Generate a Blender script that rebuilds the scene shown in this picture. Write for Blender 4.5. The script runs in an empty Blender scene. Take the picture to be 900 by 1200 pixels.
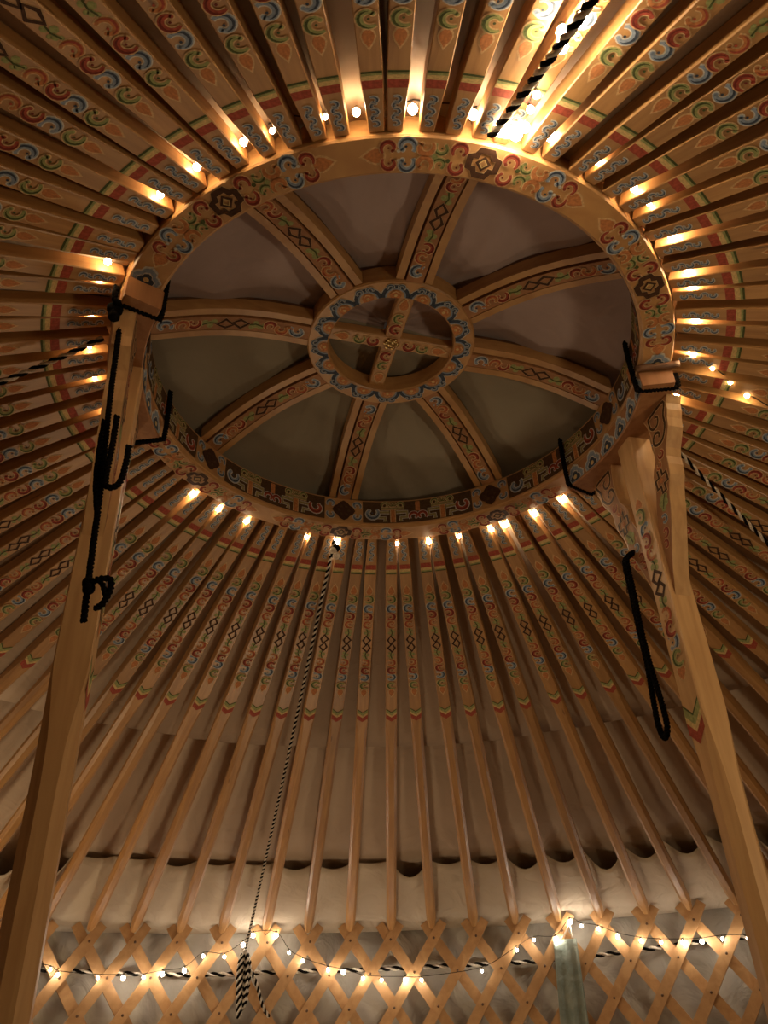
import bpy, math, random
from mathutils import Vector, Matrix

random.seed(11)
COL = bpy.context.scene.collection
PI = math.pi
R = 0.75            # crown rim outer radius (m)
RI = 0.667          # crown rim inner radius
ZR = 2.55           # height of the rim's lower face
WR = 3.107          # lattice wall radius
ZW = ZR - 0.982     # roof poles sit on the lattice here
NPOLE = 88
PH = math.radians(90 + 2.968)      # angle of the pole at the far middle
SPOKE0 = math.radians(17.06)
STEP = 2 * PI / NPOLE


# ------------------------------------------------------------------ mesh builder
class MB:
    def __init__(self):
        self.v = []; self.f = []; self.m = []; self.s = []; self.mats = []

    def mi(self, mat):
        if mat not in self.mats:
            self.mats.append(mat)
        return self.mats.index(mat)

    def add(self, verts, faces, mat, smooth=False):
        o = len(self.v); k = self.mi(mat)
        self.v += [tuple(p) for p in verts]
        for f in faces:
            self.f.append(tuple(i + o for i in f)); self.m.append(k); self.s.append(smooth)

    def build(self, name, parent=None):
        me = bpy.data.meshes.new(name)
        me.from_pydata(self.v, [], self.f)
        for mt in self.mats:
            me.materials.append(mt)
        me.polygons.foreach_set('material_index', self.m)
        me.polygons.foreach_set('use_smooth', self.s)
        me.update()
        o = bpy.data.objects.new(name, me)
        COL.objects.link(o)
        if parent is not None:
            o.parent = parent
        return o


def empty(name, loc=(0, 0, 0), label=None, cat=None, group=None, rz=0.0):
    o = bpy.data.objects.new(name, None)
    o.empty_display_size = 0.05
    o.location = loc
    o.rotation_euler = (0, 0, rz)
    COL.objects.link(o)
    tag(o, label, cat, group)
    return o


def tag(o, label=None, cat=None, group=None, kind=None):
    if label: o['label'] = label
    if cat: o['category'] = cat
    if group: o['group'] = group
    if kind: o['kind'] = kind
    return o


# ------------------------------------------------------------------ shape helpers
def lathe(mb, prof, n, mat, a0=0.0, a1=2 * PI, smooth=False, caps=False):
    """prof: closed list of (r, z); revolves about z."""
    full = abs(a1 - a0 - 2 * PI) < 1e-6
    k = len(prof); rows = n if full else n + 1
    V = []
    for i in range(rows):
        a = a0 + (a1 - a0) * i / n
        c, s = math.cos(a), math.sin(a)
        for r, z in prof:
            V.append((r * c, r * s, z))
    F = []
    for i in range(n):
        j = (i + 1) % rows
        for q in range(k):
            q2 = (q + 1) % k
            F.append((i * k + q, j * k + q, j * k + q2, i * k + q2))
    if caps and not full:
        F.append(tuple(range(k - 1, -1, -1)))
        F.append(tuple((rows - 1) * k + q for q in range(k)))
    mb.add(V, F, mat, smooth)


def bevel_rect(r0, r1, z0, z1, b):
    return [(r0 + b, z0), (r1 - b, z0), (r1, z0 + b), (r1, z1 - b), (r1 - b, z1), (r0 + b, z1), (r0, z1 - b), (r0, z0 + b)]


def frames(path):
    """parallel-transport frames along a polyline"""
    P = [Vector(p) for p in path]
    n = len(P); out = []
    t0 = (P[1] - P[0]).normalized()
    up = Vector((0, 0, 1)) if abs(t0.z) < 0.9 else Vector((1, 0, 0))
    x = t0.cross(up).normalized()
    for i in range(n):
        t = (P[min(i + 1, n - 1)] - P[max(i - 1, 0)])
        t = t.normalized() if t.length > 1e-9 else t0
        x = (x - t * x.dot(t))
        x = x.normalized()
        y = t.cross(x)
        out.append((P[i], x.copy(), y.copy()))
    return out


def tube(mb, path, rad, mat, n=6, closed=False, smooth=True):
    fr = frames(path); V = []; F = []
    m = len(fr)
    for i, (p, x, y) in enumerate(fr):
        r = rad(i / (m - 1)) if callable(rad) else rad
        for k in range(n):
            a = 2 * PI * k / n
            V.append(p + x * (r * math.cos(a)) + y * (r * math.sin(a)))
    last = m if closed else m - 1
    for i in range(last):
        j = (i + 1) % m
        for k in range(n):
            k2 = (k + 1) % n
            F.append((i * n + k, i * n + k2, j * n + k2, j * n + k))
    if not closed:
        F.append(tuple(range(n - 1, -1, -1)))
        F.append(tuple((m - 1) * n + k for k in range(n)))
    mb.add(V, F, mat, smooth)


def resample(path, step):
    P = [Vector(p) for p in path]
    out = [P[0]]; carry = 0.0
    for a, b in zip(P, P[1:]):
        d = (b - a).length
        if d < 1e-9: continue
        x = step - carry
        while x <= d:
            out.append(a.lerp(b, x / d)); x += step
        carry = d - (x - step)
    if (out[-1] - P[-1]).length > step * 0.3:
        out.append(P[-1])
    return out


def smooth_path(pts, sub=8):
    """Catmull-Rom"""
    P = [Vector(p) for p in pts]
    P = [P[0] * 2 - P[1]] + P + [P[-1] * 2 - P[-2]]
    out = []
    for i in range(1, len(P) - 2):
        for k in range(sub):
            t = k / sub
            a, b, c, d = P[i - 1], P[i], P[i + 1], P[i + 2]
            out.append(0.5 * ((2 * b) + (c - a) * t + (2 * a - 5 * b + 4 * c - d) * t * t + (3 * b - a - 3 * c + d) * t ** 3))
    out.append(P[-2])
    return out


def rope(mb, path, rad, mats, pitch, step=None, n=5):
    """strands twisted about a path, one strand per material"""
    step = step or pitch / 8
    pts = resample(path, step)
    if len(pts) < 3: return
    fr = frames(pts); k = len(mats)
    for j, mt in enumerate(mats):
        sp = []
        for i, (p, x, y) in enumerate(fr):
            a = 2 * PI * (i * step / pitch + j / k)
            sp.append(p + x * (rad * 0.5 * math.cos(a)) + y * (rad * 0.5 * math.sin(a)))
        tube(mb, sp, rad * (0.62 if k == 2 else 0.56), mt, n)


def ball(mb, c, r, mat, n=10, m=6, sz=1.0):
    V = [(c[0], c[1], c[2] + r * sz)]; F = []
    for i in range(1, m):
        t = PI * i / m
        for k in range(n):
            a = 2 * PI * k / n
            V.append((c[0] + r * math.sin(t) * math.cos(a), c[1] + r * math.sin(t) * math.sin(a), c[2] + r * sz * math.cos(t)))
    V.append((c[0], c[1], c[2] - r * sz)); L = len(V) - 1
    for k in range(n):
        F.append((0, 1 + k, 1 + (k + 1) % n))
        F.append((L, L - n + (k + 1) % n, L - n + k))
    for i in range(m - 2):
        for k in range(n):
            a = 1 + i * n + k; b = 1 + i * n + (k + 1) % n
            F.append((a, a + n, b + n, b))
    mb.add(V, F, mat, True)


def section_sweep(mb, rows, mat, cap=True, smooth=False):
    """rows: list of equal-length closed rings of points"""
    k = len(rows[0]); V = [p for r in rows for p in r]; F = []
    for i in range(len(rows) - 1):
        for q in range(k):
            q2 = (q + 1) % k
            F.append((i * k + q, i * k + q2, (i + 1) * k + q2, (i + 1) * k + q))
    if cap:
        F.append(tuple(range(k - 1, -1, -1)))
        F.append(tuple((len(rows) - 1) * k + q for q in range(k)))
    mb.add(V, F, mat, smooth)


def octagon(w, h, c):
    """closed ring (y, z): width w centred, z from 0 to h, corner chamfer c"""
    a = w / 2
    return [(-a + c, 0), (a - c, 0), (a, c), (a, h - c), (a - c, h), (-a + c, h), (-a, h - c), (-a, c)]


# ------------------------------------------------------------------ materials
def new_mat(name):
    m = bpy.data.materials.new(name); m.use_nodes = True
    nt = m.node_tree
    return m, nt, nt.nodes['Principled BSDF'], nt.nodes, nt.links


def wood(name, base, dark, rough=0.42, stretch=(3, 40, 40), rnd=0.35, coat=0.25, knots=0.0):
    m, nt, bs, N, L = new_mat(name)
    tc = N.new('ShaderNodeTexCoord'); mp = N.new('ShaderNodeMapping')
    oi = N.new('ShaderNodeObjectInfo')
    ad = N.new('ShaderNodeVectorMath'); ad.operation = 'ADD'
    sc = N.new('ShaderNodeVectorMath'); sc.operation = 'SCALE'; sc.inputs[3].default_value = 37.0
    cmb = N.new('ShaderNodeCombineXYZ')
    for i in range(3): L.new(oi.outputs['Random'], cmb.inputs[i])
    L.new(cmb.outputs[0], sc.inputs[0])
    L.new(tc.outputs['Object'], ad.inputs[0]); L.new(sc.outputs[0], ad.inputs[1])
    mp.inputs['Scale'].default_value = stretch
    L.new(ad.outputs[0], mp.inputs[0])
    n1 = N.new('ShaderNodeTexNoise'); n1.inputs['Scale'].default_value = 1.6; n1.inputs['Detail'].default_value = 6; n1.inputs['Distortion'].default_value = 0.6
    L.new(mp.outputs[0], n1.inputs['Vector'])
    cr = N.new('ShaderNodeValToRGB')
    cr.color_ramp.elements[0].position = 0.32; cr.color_ramp.elements[0].color = (*dark, 1)
    cr.color_ramp.elements[1].position = 0.66; cr.color_ramp.elements[1].color = (*base, 1)
    L.new(n1.outputs[0], cr.inputs[0])
    hs = N.new('ShaderNodeHueSaturation')
    mr = N.new('ShaderNodeMapRange'); mr.inputs[3].default_value = 1 - rnd / 2; mr.inputs[4].default_value = 1 + rnd / 2
    L.new(oi.outputs['Random'], mr.inputs[0]); L.new(mr.outputs[0], hs.inputs['Value'])
    L.new(cr.outputs[0], hs.inputs['Color'])
    out = hs.outputs[0]
    if knots:
        n2 = N.new('ShaderNodeTexVoronoi'); n2.inputs['Scale'].default_value = 3.2
        mp2 = N.new('ShaderNodeMapping'); mp2.inputs['Scale'].default_value = (1.0, 6, 6)
        L.new(ad.outputs[0], mp2.inputs[0]); L.new(mp2.outputs[0], n2.inputs['Vector'])
        kr = N.new('ShaderNodeValToRGB'); kr.color_ramp.elements[0].position = 0.03; kr.color_ramp.elements[0].color = (1, 1, 1, 1)
        kr.color_ramp.elements[1].position = 0.09; kr.color_ramp.elements[1].color = (0, 0, 0, 1)
        L.new(n2.outputs['Distance'], kr.inputs[0])
        mx = N.new('ShaderNodeMix'); mx.data_type = 'RGBA'
        mu = N.new('ShaderNodeMath'); mu.operation = 'MULTIPLY'; mu.inputs[1].default_value = knots
        L.new(kr.outputs[0], mu.inputs[0]); L.new(mu.outputs[0], mx.inputs['Factor'])
        L.new(out, mx.inputs['A']); mx.inputs['B'].default_value = (dark[0] * 0.3, dark[1] * 0.25, dark[2] * 0.25, 1)
        out = mx.outputs['Result']
    L.new(out, bs.inputs['Base Color'])
    bs.inputs['Roughness'].default_value = rough
    bs.inputs['Coat Weight'].default_value = coat; bs.inputs['Coat Roughness'].default_value = 0.3
    bp = N.new('ShaderNodeBump'); bp.inputs['Strength'].default_value = 0.12; bp.inputs['Distance'].default_value = 0.002
    L.new(n1.outputs[0], bp.inputs['Height']); L.new(bp.outputs[0], bs.inputs['Normal'])
    return m


def paint(name, c, rough=0.6):
    m, nt, bs, N, L = new_mat(name)
    tc = N.new('ShaderNodeTexCoord'); n1 = N.new('ShaderNodeTexNoise'); n1.inputs['Scale'].default_value = 160
    L.new(tc.outputs['Object'], n1.inputs['Vector'])
    cr = N.new('ShaderNodeValToRGB')
    cr.color_ramp.elements[0].position = 0.3; cr.color_ramp.elements[0].color = (c[0] * .75, c[1] * .75, c[2] * .75, 1)
    cr.color_ramp.elements[1].position = 0.7; cr.color_ramp.elements[1].color = (min(1, c[0] * 1.2), min(1, c[1] * 1.2), min(1, c[2] * 1.2), 1)
    L.new(n1.outputs[0], cr.inputs[0]); L.new(cr.outputs[0], bs.inputs['Base Color'])
    bs.inputs['Roughness'].default_value = rough; bs.inputs['Specular IOR Level'].default_value = 0.15
    return m


def cloth(name, a, b, scale=3.0, bump=0.3, wscale=6.0):
    m, nt, bs, N, L = new_mat(name)
    tc = N.new('ShaderNodeTexCoord')
    n1 = N.new('ShaderNodeTexNoise'); n1.inputs['Scale'].default_value = scale; n1.inputs['Detail'].default_value = 5
    n2 = N.new('ShaderNodeTexNoise'); n2.inputs['Scale'].default_value = 140
    n3 = N.new('ShaderNodeTexNoise'); n3.inputs['Scale'].default_value = wscale; n3.inputs['Detail'].default_value = 3; n3.inputs['Distortion'].default_value = 1.0
    for n in (n1, n2, n3): L.new(tc.outputs['Object'], n.inputs['Vector'])
    mx = N.new('ShaderNodeMix'); mx.data_type = 'RGBA'
    cr = N.new('ShaderNodeValToRGB'); cr.color_ramp.elements[0].position = 0.35; cr.color_ramp.elements[1].position = 0.68
    L.new(n1.outputs[0], cr.inputs[0]); L.new(cr.outputs[0], mx.inputs['Factor'])
    mx.inputs['A'].default_value = (*a, 1); mx.inputs['B'].default_value = (*b, 1)
    L.new(mx.outputs['Result'], bs.inputs['Base Color'])
    bs.inputs['Roughness'].default_value = 0.9; bs.inputs['Specular IOR Level'].default_value = 0.15
    b1 = N.new('ShaderNodeBump'); b1.inputs['Strength'].default_value = bump; b1.inputs['Distance'].default_value = 0.03
    L.new(n3.outputs[0], b1.inputs['Height'])
    b2 = N.new('ShaderNodeBump'); b2.inputs['Strength'].default_value = 0.15; b2.inputs['Distance'].default_value = 0.002
    L.new(n2.outputs[0], b2.inputs['Height']); L.new(b1.outputs[0], b2.inputs['Normal']); L.new(b2.outputs[0], bs.inputs['Normal'])
    return m


def emit(name, c, s):
    m, nt, bs, N, L = new_mat(name)
    bs.inputs['Base Color'].default_value = (0.9, 0.85, 0.7, 1)
    bs.inputs['Emission Color'].default_value = (*c, 1); bs.inputs['Emission Strength'].default_value = s
    return m


POLE = wood('pole_wood', (0.47, 0.255, 0.092), (0.36, 0.178, 0.062), 0.42, (3, 40, 40), 0.3, 0.12, 0.7)
RIMW = wood('rim_wood', (0.52, 0.29, 0.108), (0.41, 0.205, 0.075), 0.45, (9, 9, 30), 0.0, 0.2)
POSTW = wood('post_wood', (0.60, 0.37, 0.17), (0.48, 0.275, 0.115), 0.45, (30, 30, 2.2), 0.1, 0.2)
BRKW = wood('bracket_wood', (0.40, 0.19, 0.075), (0.30, 0.13, 0.05), 0.6, (26, 26, 3), 0.1, 0.0)
LATH = wood('lath_wood', (0.56, 0.32, 0.14), (0.44, 0.23, 0.09), 0.5, (14, 14, 14), 0.25, 0.1)
DKW = wood('dark_wood', (0.16, 0.075, 0.03), (0.09, 0.04, 0.018), 0.5, (20, 20, 20), 0.0, 0.1)
P = dict(
    blue=paint('blue_paint', (0.25, 0.31, 0.40)), navy=paint('navy_paint', (0.05, 0.065, 0.095)),
    red=paint('red_paint', (0.36, 0.075, 0.045)), maroon=paint('maroon_paint', (0.17, 0.03, 0.02)),
    orange=paint('orange_paint', (0.50, 0.20, 0.075)), green=paint('green_paint', (0.31, 0.33, 0.13)),
    dgreen=paint('dark_green_paint', (0.075, 0.09, 0.03)), cream=paint('cream_paint', (0.62, 0.42, 0.22)),
    pale=paint('pale_paint', (0.56, 0.53, 0.47)), brown=paint('brown_paint', (0.065, 0.030, 0.016)),
    yellow=paint('yellow_paint', (0.62, 0.45, 0.20)), olive=paint('olive_paint', (0.30, 0.25, 0.11)),
    umber=paint('umber_paint', (0.085, 0.045, 0.022)),
)
LINER = cloth('roof_liner_cloth', (0.46, 0.35, 0.26), (0.53, 0.41, 0.31), 2.0, 0.5, 5)
FLAP = cloth('wall_liner_cloth', (0.57, 0.48, 0.37), (0.64, 0.54, 0.42), 2.5, 0.6, 7)
WALLC = cloth('wall_cloth', (0.38, 0.34, 0.28), (0.58, 0.53, 0.45), 3.0, 0.9, 6)
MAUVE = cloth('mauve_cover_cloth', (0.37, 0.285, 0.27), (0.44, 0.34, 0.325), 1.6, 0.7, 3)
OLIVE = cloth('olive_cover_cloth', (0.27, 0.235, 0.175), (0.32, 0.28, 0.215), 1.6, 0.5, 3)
FLOORC = cloth('floor_felt', (0.20, 0.13, 0.08), (0.28, 0.19, 0.12), 2.0, 0.3, 4)
SCARF = cloth('scarf_cloth', (0.20, 0.24, 0.21), (0.30, 0.33, 0.28), 12.0, 0.4, 18)
RBLACK = paint('black_rope', (0.006, 0.005, 0.0045), 1.0)
RBLACK.node_tree.nodes['Principled BSDF'].inputs['Specular IOR Level'].default_value = 0.05
RWHITE = paint('white_rope', (0.62, 0.54, 0.44), 0.9)
WIRE = paint('wire_plastic', (0.03, 0.025, 0.018), 0.5)
SOCK = paint('bulb_socket', (0.10, 0.08, 0.05), 0.5)
BRASS, _nt, _b, _N, _L = new_mat('brass_metal')
_b.inputs['Base Color'].default_value = (0.62, 0.47, 0.22, 1); _b.inputs['Metallic'].default_value = 1; _b.inputs['Roughness'].default_value = 0.3
WARM = emit('warm_bulb_glow', (1.0, 0.72, 0.40), 100.0)
HOT = emit('bright_bulb_glow', (1.0, 0.76, 0.48), 150.0)
COOL = emit('white_bulb_glow', (1.0, 0.88, 0.72), 95.0)


# ------------------------------------------------------------------ painted ornament
class Brush:
    """paints flat ribbons and patches onto a surface: fn(u, v, h) -> 3D, h metres off the surface"""
    def __init__(self, mb, fn, lift=0.0005):
        self.mb, self.fn, self.lift = mb, fn, lift

    def patch(self, pts, col, lay=1):
        h = self.lift * lay
        cu = sum(p[0] for p in pts) / len(pts); cv = sum(p[1] for p in pts) / len(pts)
        V = [self.fn(cu, cv, h)] + [self.fn(u, v, h) for u, v in pts]
        n = len(pts)
        self.mb.add(V, [(0, 1 + i, 1 + (i + 1) % n) for i in range(n)], P[col])

    def ring(self, outer, inner, col, lay=1):
        h = self.lift * lay; n = len(outer)
        V = [self.fn(u, v, h) for u, v in outer] + [self.fn(u, v, h) for u, v in inner]
        self.mb.add(V, [(i, (i + 1) % n, n + (i + 1) % n, n + i) for i in range(n)], P[col])

    def line(self, pts, w, col, lay=1, closed=False):
        """w: width or function(t)"""
        h = self.lift * lay; n = len(pts); V = []
        for i, (u, v) in enumerate(pts):
            if closed:
                a, b = pts[i - 1], pts[(i + 1) % n]
            else:
                a, b = pts[max(i - 1, 0)], pts[min(i + 1, n - 1)]
            du, dv = b[0] - a[0], b[1] - a[1]; l = math.hypot(du, dv) or 1e-9
            ww = (w(i / (n - 1)) if callable(w) else w) / 2
            V.append(self.fn(u - dv / l * ww, v + du / l * ww, h)); V.append(self.fn(u + dv / l * ww, v - du / l * ww, h))
        F = [(2 * i, 2 * i + 1, 2 * i + 3, 2 * i + 2) for i in range(n - 1)]
        if closed: F.append((2 * n - 2, 2 * n - 1, 1, 0))
        self.mb.add(V, F, P[col])

    def dot(self, u, v, r, col, lay=1, n=8):
        self.patch([(u + r * math.cos(2 * PI * i / n), v + r * math.sin(2 * PI * i / n)) for i in range(n)], col, lay)

    def curl(self, u, v, s, rot, flip, col, dark, edge='cream', lay=1, span=265, ew=0.135):
        """comma scroll of size s (outer radius)"""
        pts = []
        for i in range(13):
            t = i / 12; a = math.radians(rot + (span * t - 40) * (1 if flip > 0 else -1))
            r = s * (1.0 - 0.42 * t)
            pts.append((u + r * math.cos(a), v + r * math.sin(a)))
        wd = lambda t: s * (0.08 + 0.54 * math.sin(PI * min(1, 0.10 + 0.80 * t)) ** 0.9)
        self.line(pts, lambda t: wd(t) + 2 * s * ew, edge, lay)
        self.dot(*pts[-1], s * 0.22 + s * ew, edge, lay)
        self.line(pts, wd, col, lay + 1)
        self.dot(*pts[-1], s * 0.22, col, lay + 1)
        q = [(p[0] * 1.0 + 0.10 * (p[0] - u), p[1] + 0.10 * (p[1] - v)) for p in pts[1:11]]
        self.line(q, lambda t: s * 0.25 * math.sin(PI * (0.05 + 0.9 * t)), dark, lay + 2)
        self.dot(u - 0.05 * s, v, s * 0.15, dark, lay + 2, 6)

    def leaf(self, u, v, l, w, d, lay=1, fill='orange', edge='cream'):
        """teardrop, tip towards +d along u"""
        def shape(k):
            o = []
            for i in range(16):
                a = 2 * PI * i / 16
                x = math.cos(a); y = math.sin(a) * (0.92 if x < 0.2 else 0.92 * (1 - (x - 0.2) / 0.8) ** 0.75 + 0.0)
                o.append((u + d * x * l * k * (1.25 if x > 0 else 0.75), v + y * w * k))
            return o
        self.patch(shape(1.0), edge, lay); self.patch(shape(0.78), fill, lay + 1); 
        self.ring(shape(0.62), shape(0.5), 'orange' if fill != 'orange' else 'red', lay + 2) if False else None

    def diamond_pair(self, u, v, l, w, col='brown', edge='cream', lay=1):
        """two linked open diamonds lying along u"""
        for su in (-1, 1):
            c = u + su * l * 0.25
            a = [(c - l * 0.27, v - su * w * 0.12), (c, v + w * 0.5), (c + l * 0.27, v + su * -w * 0.12), (c, v - w * 0.5)]
            self.line(a, w * 0.37, edge, lay, True)
            self.line(a, w * 0.31, col, lay + 1, True)


def flower(b, u, v, s, d=1):
    lob = [(-0.9, 0.0), (-1.0, 0.35), (-0.72, 0.62), (-0.55, 0.66), (-0.45, 0.95), (0, 1.15), (0.45, 0.95), (0.55, 0.66), (0.72, 0.62), (1.0, 0.35), (0.9, 0.0), (0.0, -0.05)]
    for k, col, lay in ((1.0, 'pale', 1), (0.88, 'blue', 2), (0.62, 'pale', 3), (0.55, 'navy', 4)):
        b.patch([(u + x * s * k, v + (y * s * k) * d) for x, y in lob], col, lay)
    b.dot(u, v + 0.22 * s * d, 0.20 * s, 'yellow', 5)


def pole_motif(b, uc, k, kv):
    """the painted scroll chain: symmetric about uc; k scales length, kv width"""
    b.diamond_pair(uc, 0, 0.080 * k, 0.028 * kv, lay=1)
    for d in (-1, 1):
        g = lambda x: uc + d * x * k
        # green leaf tuft
        for (x, y, r) in ((0.047, 0.006, 0.007), (0.057, -0.006, 0.008), (0.068, 0.004, 0.007), (0.062, 0.010, 0.005), (0.075, -0.003, 0.005)):
            b.dot(g(x), d * y * kv, r * (k + kv) / 2, 'green', 1, 7)
        b.line([(g(0.042), 0), (g(0.058), 0.003 * d * kv), (g(0.076), -0.002 * d * kv)], 0.0035 * kv, 'dgreen', 2)
        s = 0.0188 * (k + kv) / 2
        b.curl(g(0.101), 0.002 * d * kv, s * 0.98, 90 + 90 * d, 1, 'orange', 'red', 'cream', 1)
        b.curl(g(0.138), -0.003 * d * kv, s, 90 - 90 * d, 1, 'red', 'maroon', 'cream', 4)
        b.curl(g(0.180), 0.003 * d * kv, s * 1.04, 90 + 90 * d, 1, 'blue', 'navy', 'pale', 1)
        b.curl(g(0.222), -0.003 * d * kv, s * 1.04, 90 - 90 * d, 1, 'green', 'dgreen', 'cream', 4)
        b.leaf(g(0.262), 0, 0.026 * k, 0.0155 * kv, d, 1)


# ------------------------------------------------------------------ roof poles
POLE_L = None
def make_pole():
    mb = MB()
    rows = []
    L = POLE_L
    def sec(x):
        if x < 0.14: w = 0.031 + 0.0115 * x / 0.14
        elif x < 0.95: w = 0.0425 + 0.0055 * (x - 0.14) / 0.81
        else: w = 0.048 + 0.002 * (x - 0.95) / (L - 0.95)
        c = 0.002 if x < 0.9 else 0.002 + 0.010 * min(1, (x - 0.9) / 0.12)
        h = 0.040 if x > 0.1 else 0.034 + 0.006 * x / 0.1
        if x > L - 0.08:
            q = (x - (L - 0.08)) / 0.08; w *= 1 - 0.35 * q; h *= 1 - 0.35 * q; c *= 1 - 0.2 * q
        return w, h, c
    for x in [0, 0.05, 0.1, 0.14, 0.3, 0.5, 0.7, 0.88, 0.92, 0.98, 1.05, 1.3, 1.6, 1.9, 2.2, L - 0.08, L - 0.03, L]:
        w, h, c = sec(x)
        rows.append([(x, y, z) for y, z in octagon(w, h, c)])
    section_sweep(mb, rows, POLE)
    b = Brush(mb, lambda u, v, h: (u, v, -h))
    hw = lambda x: sec(x)[0] / 2 - 0.0018
    # bead chain beside the rim
    for i in range(5):
        u = 0.026 + i * 0.0165; s = 1 if i % 2 else -1
        b.curl(u, 0.001 * s, 0.0092, 90 + 90 * s, 1, 'blue', 'navy', 'pale', 1 if i % 2 else 4, 240, 0.22)
    # colour bands
    def band(a, c, col, lay=1):
        b.patch([(a, -hw(a)), (c, -hw(c)), (c, hw(c)), (a, hw(a))], col, lay)
    band(0.120, 0.141, 'red'); band(0.141, 0.156, 'yellow'); band(0.153, 0.158, 'green', 2); band(0.158, 0.163, 'dgreen')
    pole_motif(b, 0.504, 1.0, 1.0)
    # chevron end of the painting
    for (o, t, col) in ((0.0, 0.005, 'dgreen'), (0.005, 0.015, 'green'), (0.019, 0.014, 'yellow'), (0.032, 0.026, 'red')):
        a = 0.862 + o; e = 0.020; w1 = hw(a)
        b.mb.add([b.fn(a, -w1, .0006), b.fn(a + e, 0, .0006), b.fn(a, w1, .0006), b.fn(a + t, w1, .0006), b.fn(a + e + t, 0, .0006), b.fn(a + t, -w1, .0006)],
                 [(0, 1, 4, 5), (1, 2, 3, 4)], P[col])
    return mb


def pole_matrix(ar, ah):
    p0 = Vector((0.7525 * math.cos(ar), 0.7525 * math.sin(ar), ZR + 0.010))
    p1 = Vector(((WR - 0.02) * math.cos(ah), (WR - 0.02) * math.sin(ah), ZW + 0.012))
    x = (p1 - p0).normalized()
    am = (ar + ah) / 2
    y = Vector((-math.sin(am), math.cos(am), 0)); y = (y - x * y.dot(x)).normalized()
    z = x.cross(y)
    if z.z < 0: y = -y; z = x.cross(y)
    return Matrix(((x.x, y.x, z.x, p0.x), (x.y, y.y, z.y, p0.y), (x.z, y.z, z.z, p0.z), (0, 0, 0, 1))), (p1 - p0).length


POLE_L = pole_matrix(PH, PH)[1]
LAND = ['the right support post', 'the rim knot left of the right post', 'the striped hanging cord',
        'the rim knot right of the left post', 'the left support post', 'the upper left rim knot',
        'the brightest bulb cluster', 'the upper right rim knot']
ORD = ['first', 'second', 'third', 'fourth', 'fifth', 'sixth', 'seventh', 'eighth', 'ninth', 'tenth', 'eleventh', 'twelfth']
pole0 = None
gap_side = []
counts = {}
plist = []
for k in range(NPOLE):
    ah = PH + k * STEP
    jit = (0.07 if k % 2 else -0.06) + random.uniform(-0.12, 0.12)
    plist.append((ah + jit * STEP, ah + random.uniform(-0.04, 0.04) * STEP))
order = sorted(range(NPOLE), key=lambda k: (plist[k][0] - SPOKE0) % (2 * PI))
for k in order:
    ar, ah = plist[k]
    M, _ = pole_matrix(ar, ah)
    if pole0 is None:
        o = make_pole().build('roof_pole'); pole0 = o
    else:
        o = pole0.copy(); COL.objects.link(o)
    o.matrix_world = M
    w = int(((ar - SPOKE0) % (2 * PI)) / (PI / 4)); i = counts.get(w, 0); counts[w] = i + 1
    tag(o, 'painted wooden roof pole, %s clockwise from %s' % (ORD[i], LAND[w]), 'roof pole', 'painted roof poles around the crown')
ROOTS = sorted(p[0] % (2 * PI) for p in plist)


# ------------------------------------------------------------------ the crown
crown = empty('roof_ring', (0, 0, ZR), 'round painted wooden roof crown with eight curved spokes and a hub ring', 'roof crown')
RIMH = 0.112
mb = MB()
lathe(mb, bevel_rect(RI, R, 0.0, RIMH, 0.004), 160, RIMW)
# ornament on the lower face, eight repeats
RM = (RI + R) / 2
for q in range(8):
    a0 = SPOKE0 + q * PI / 4
    def fn(u, v, h, a0=a0):
        r = RM + v; a = a0 + u / RM
        return (r * math.cos(a), r * math.sin(a), -h)
    b = Brush(mb, fn)
    kn = [(0.034 * math.cos(2 * PI * i / 8 + PI / 8), 0.028 * math.sin(2 * PI * i / 8 + PI / 8)) for i in range(8)]
    kn = [(0.030, 0.012), (0.018, 0.014), (0.012, 0.027), (-0.012, 0.027), (-0.018, 0.014), (-0.030, 0.012), (-0.030, -0.012), (-0.018, -0.014), (-0.012, -0.027), (0.012, -0.027), (0.018, -0.014), (0.030, -0.012)]
    b.line(kn, 0.0175, 'cream', 1, True); b.line(kn, 0.0145, 'brown', 4, True)
    b.line([(-0.012, 0), (0, 0.012), (0.012, 0), (0, -0.012)], 0.010, 'brown', 4, True)
    b.line([(-0.008, 0), (0, 0.009), (0.008, 0), (0, -0.009)], 0.003, 'yellow', 5, True)
    for d in (-1, 1):
        for s in (-1, 1):
            b.curl(d * 0.052, s * 0.0180, 0.0172, 90 - 90 * d, d * s, 'red', 'maroon', 'cream', 5)
            b.curl(d * 0.089, s * 0.0180, 0.0148, 90 - 90 * d, -d * s, 'green', 'dgreen', 'cream', 1)
            b.curl(d * 0.123, s * 0.0180, 0.0175, 90 + 90 * d, d * s, 'orange', 'orange', 'cream', 4)
            b.curl(d * 0.160, s * 0.0185, 0.0180, 90 + 90 * d, -d * s, 'blue', 'navy', 'pale', 1)
            b.curl(d * 0.195, s * 0.0165, 0.0160, 90 - 90 * d, d * s, 'red', 'maroon', 'cream', 4)
            b.dot(d * 0.176, s * 0.010, 0.004, 'pale', 7, 6)
        b.dot(d * 0.102, 0, 0.006, 'green', 7); b.dot(d * 0.074, d * 0.006, 0.005, 'dgreen', 7)
        b.leaf(d * 0.222, 0, 0.028, 0.022, d, 1)
for ang, d in ((-163.6 + 20.8, 1), (16.3 - 20.8, -1)):
    b = Brush(mb, lambda u, v, h, ang=ang, d=d: ((RM + u) * math.cos(math.radians(ang) + d * v / RM), (RM + u) * math.sin(math.radians(ang) + d * v / RM), -h))
    flower(b, 0.002, 0.001, 0.036, 1.25)
rim = mb.build('rim', crown)

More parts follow.
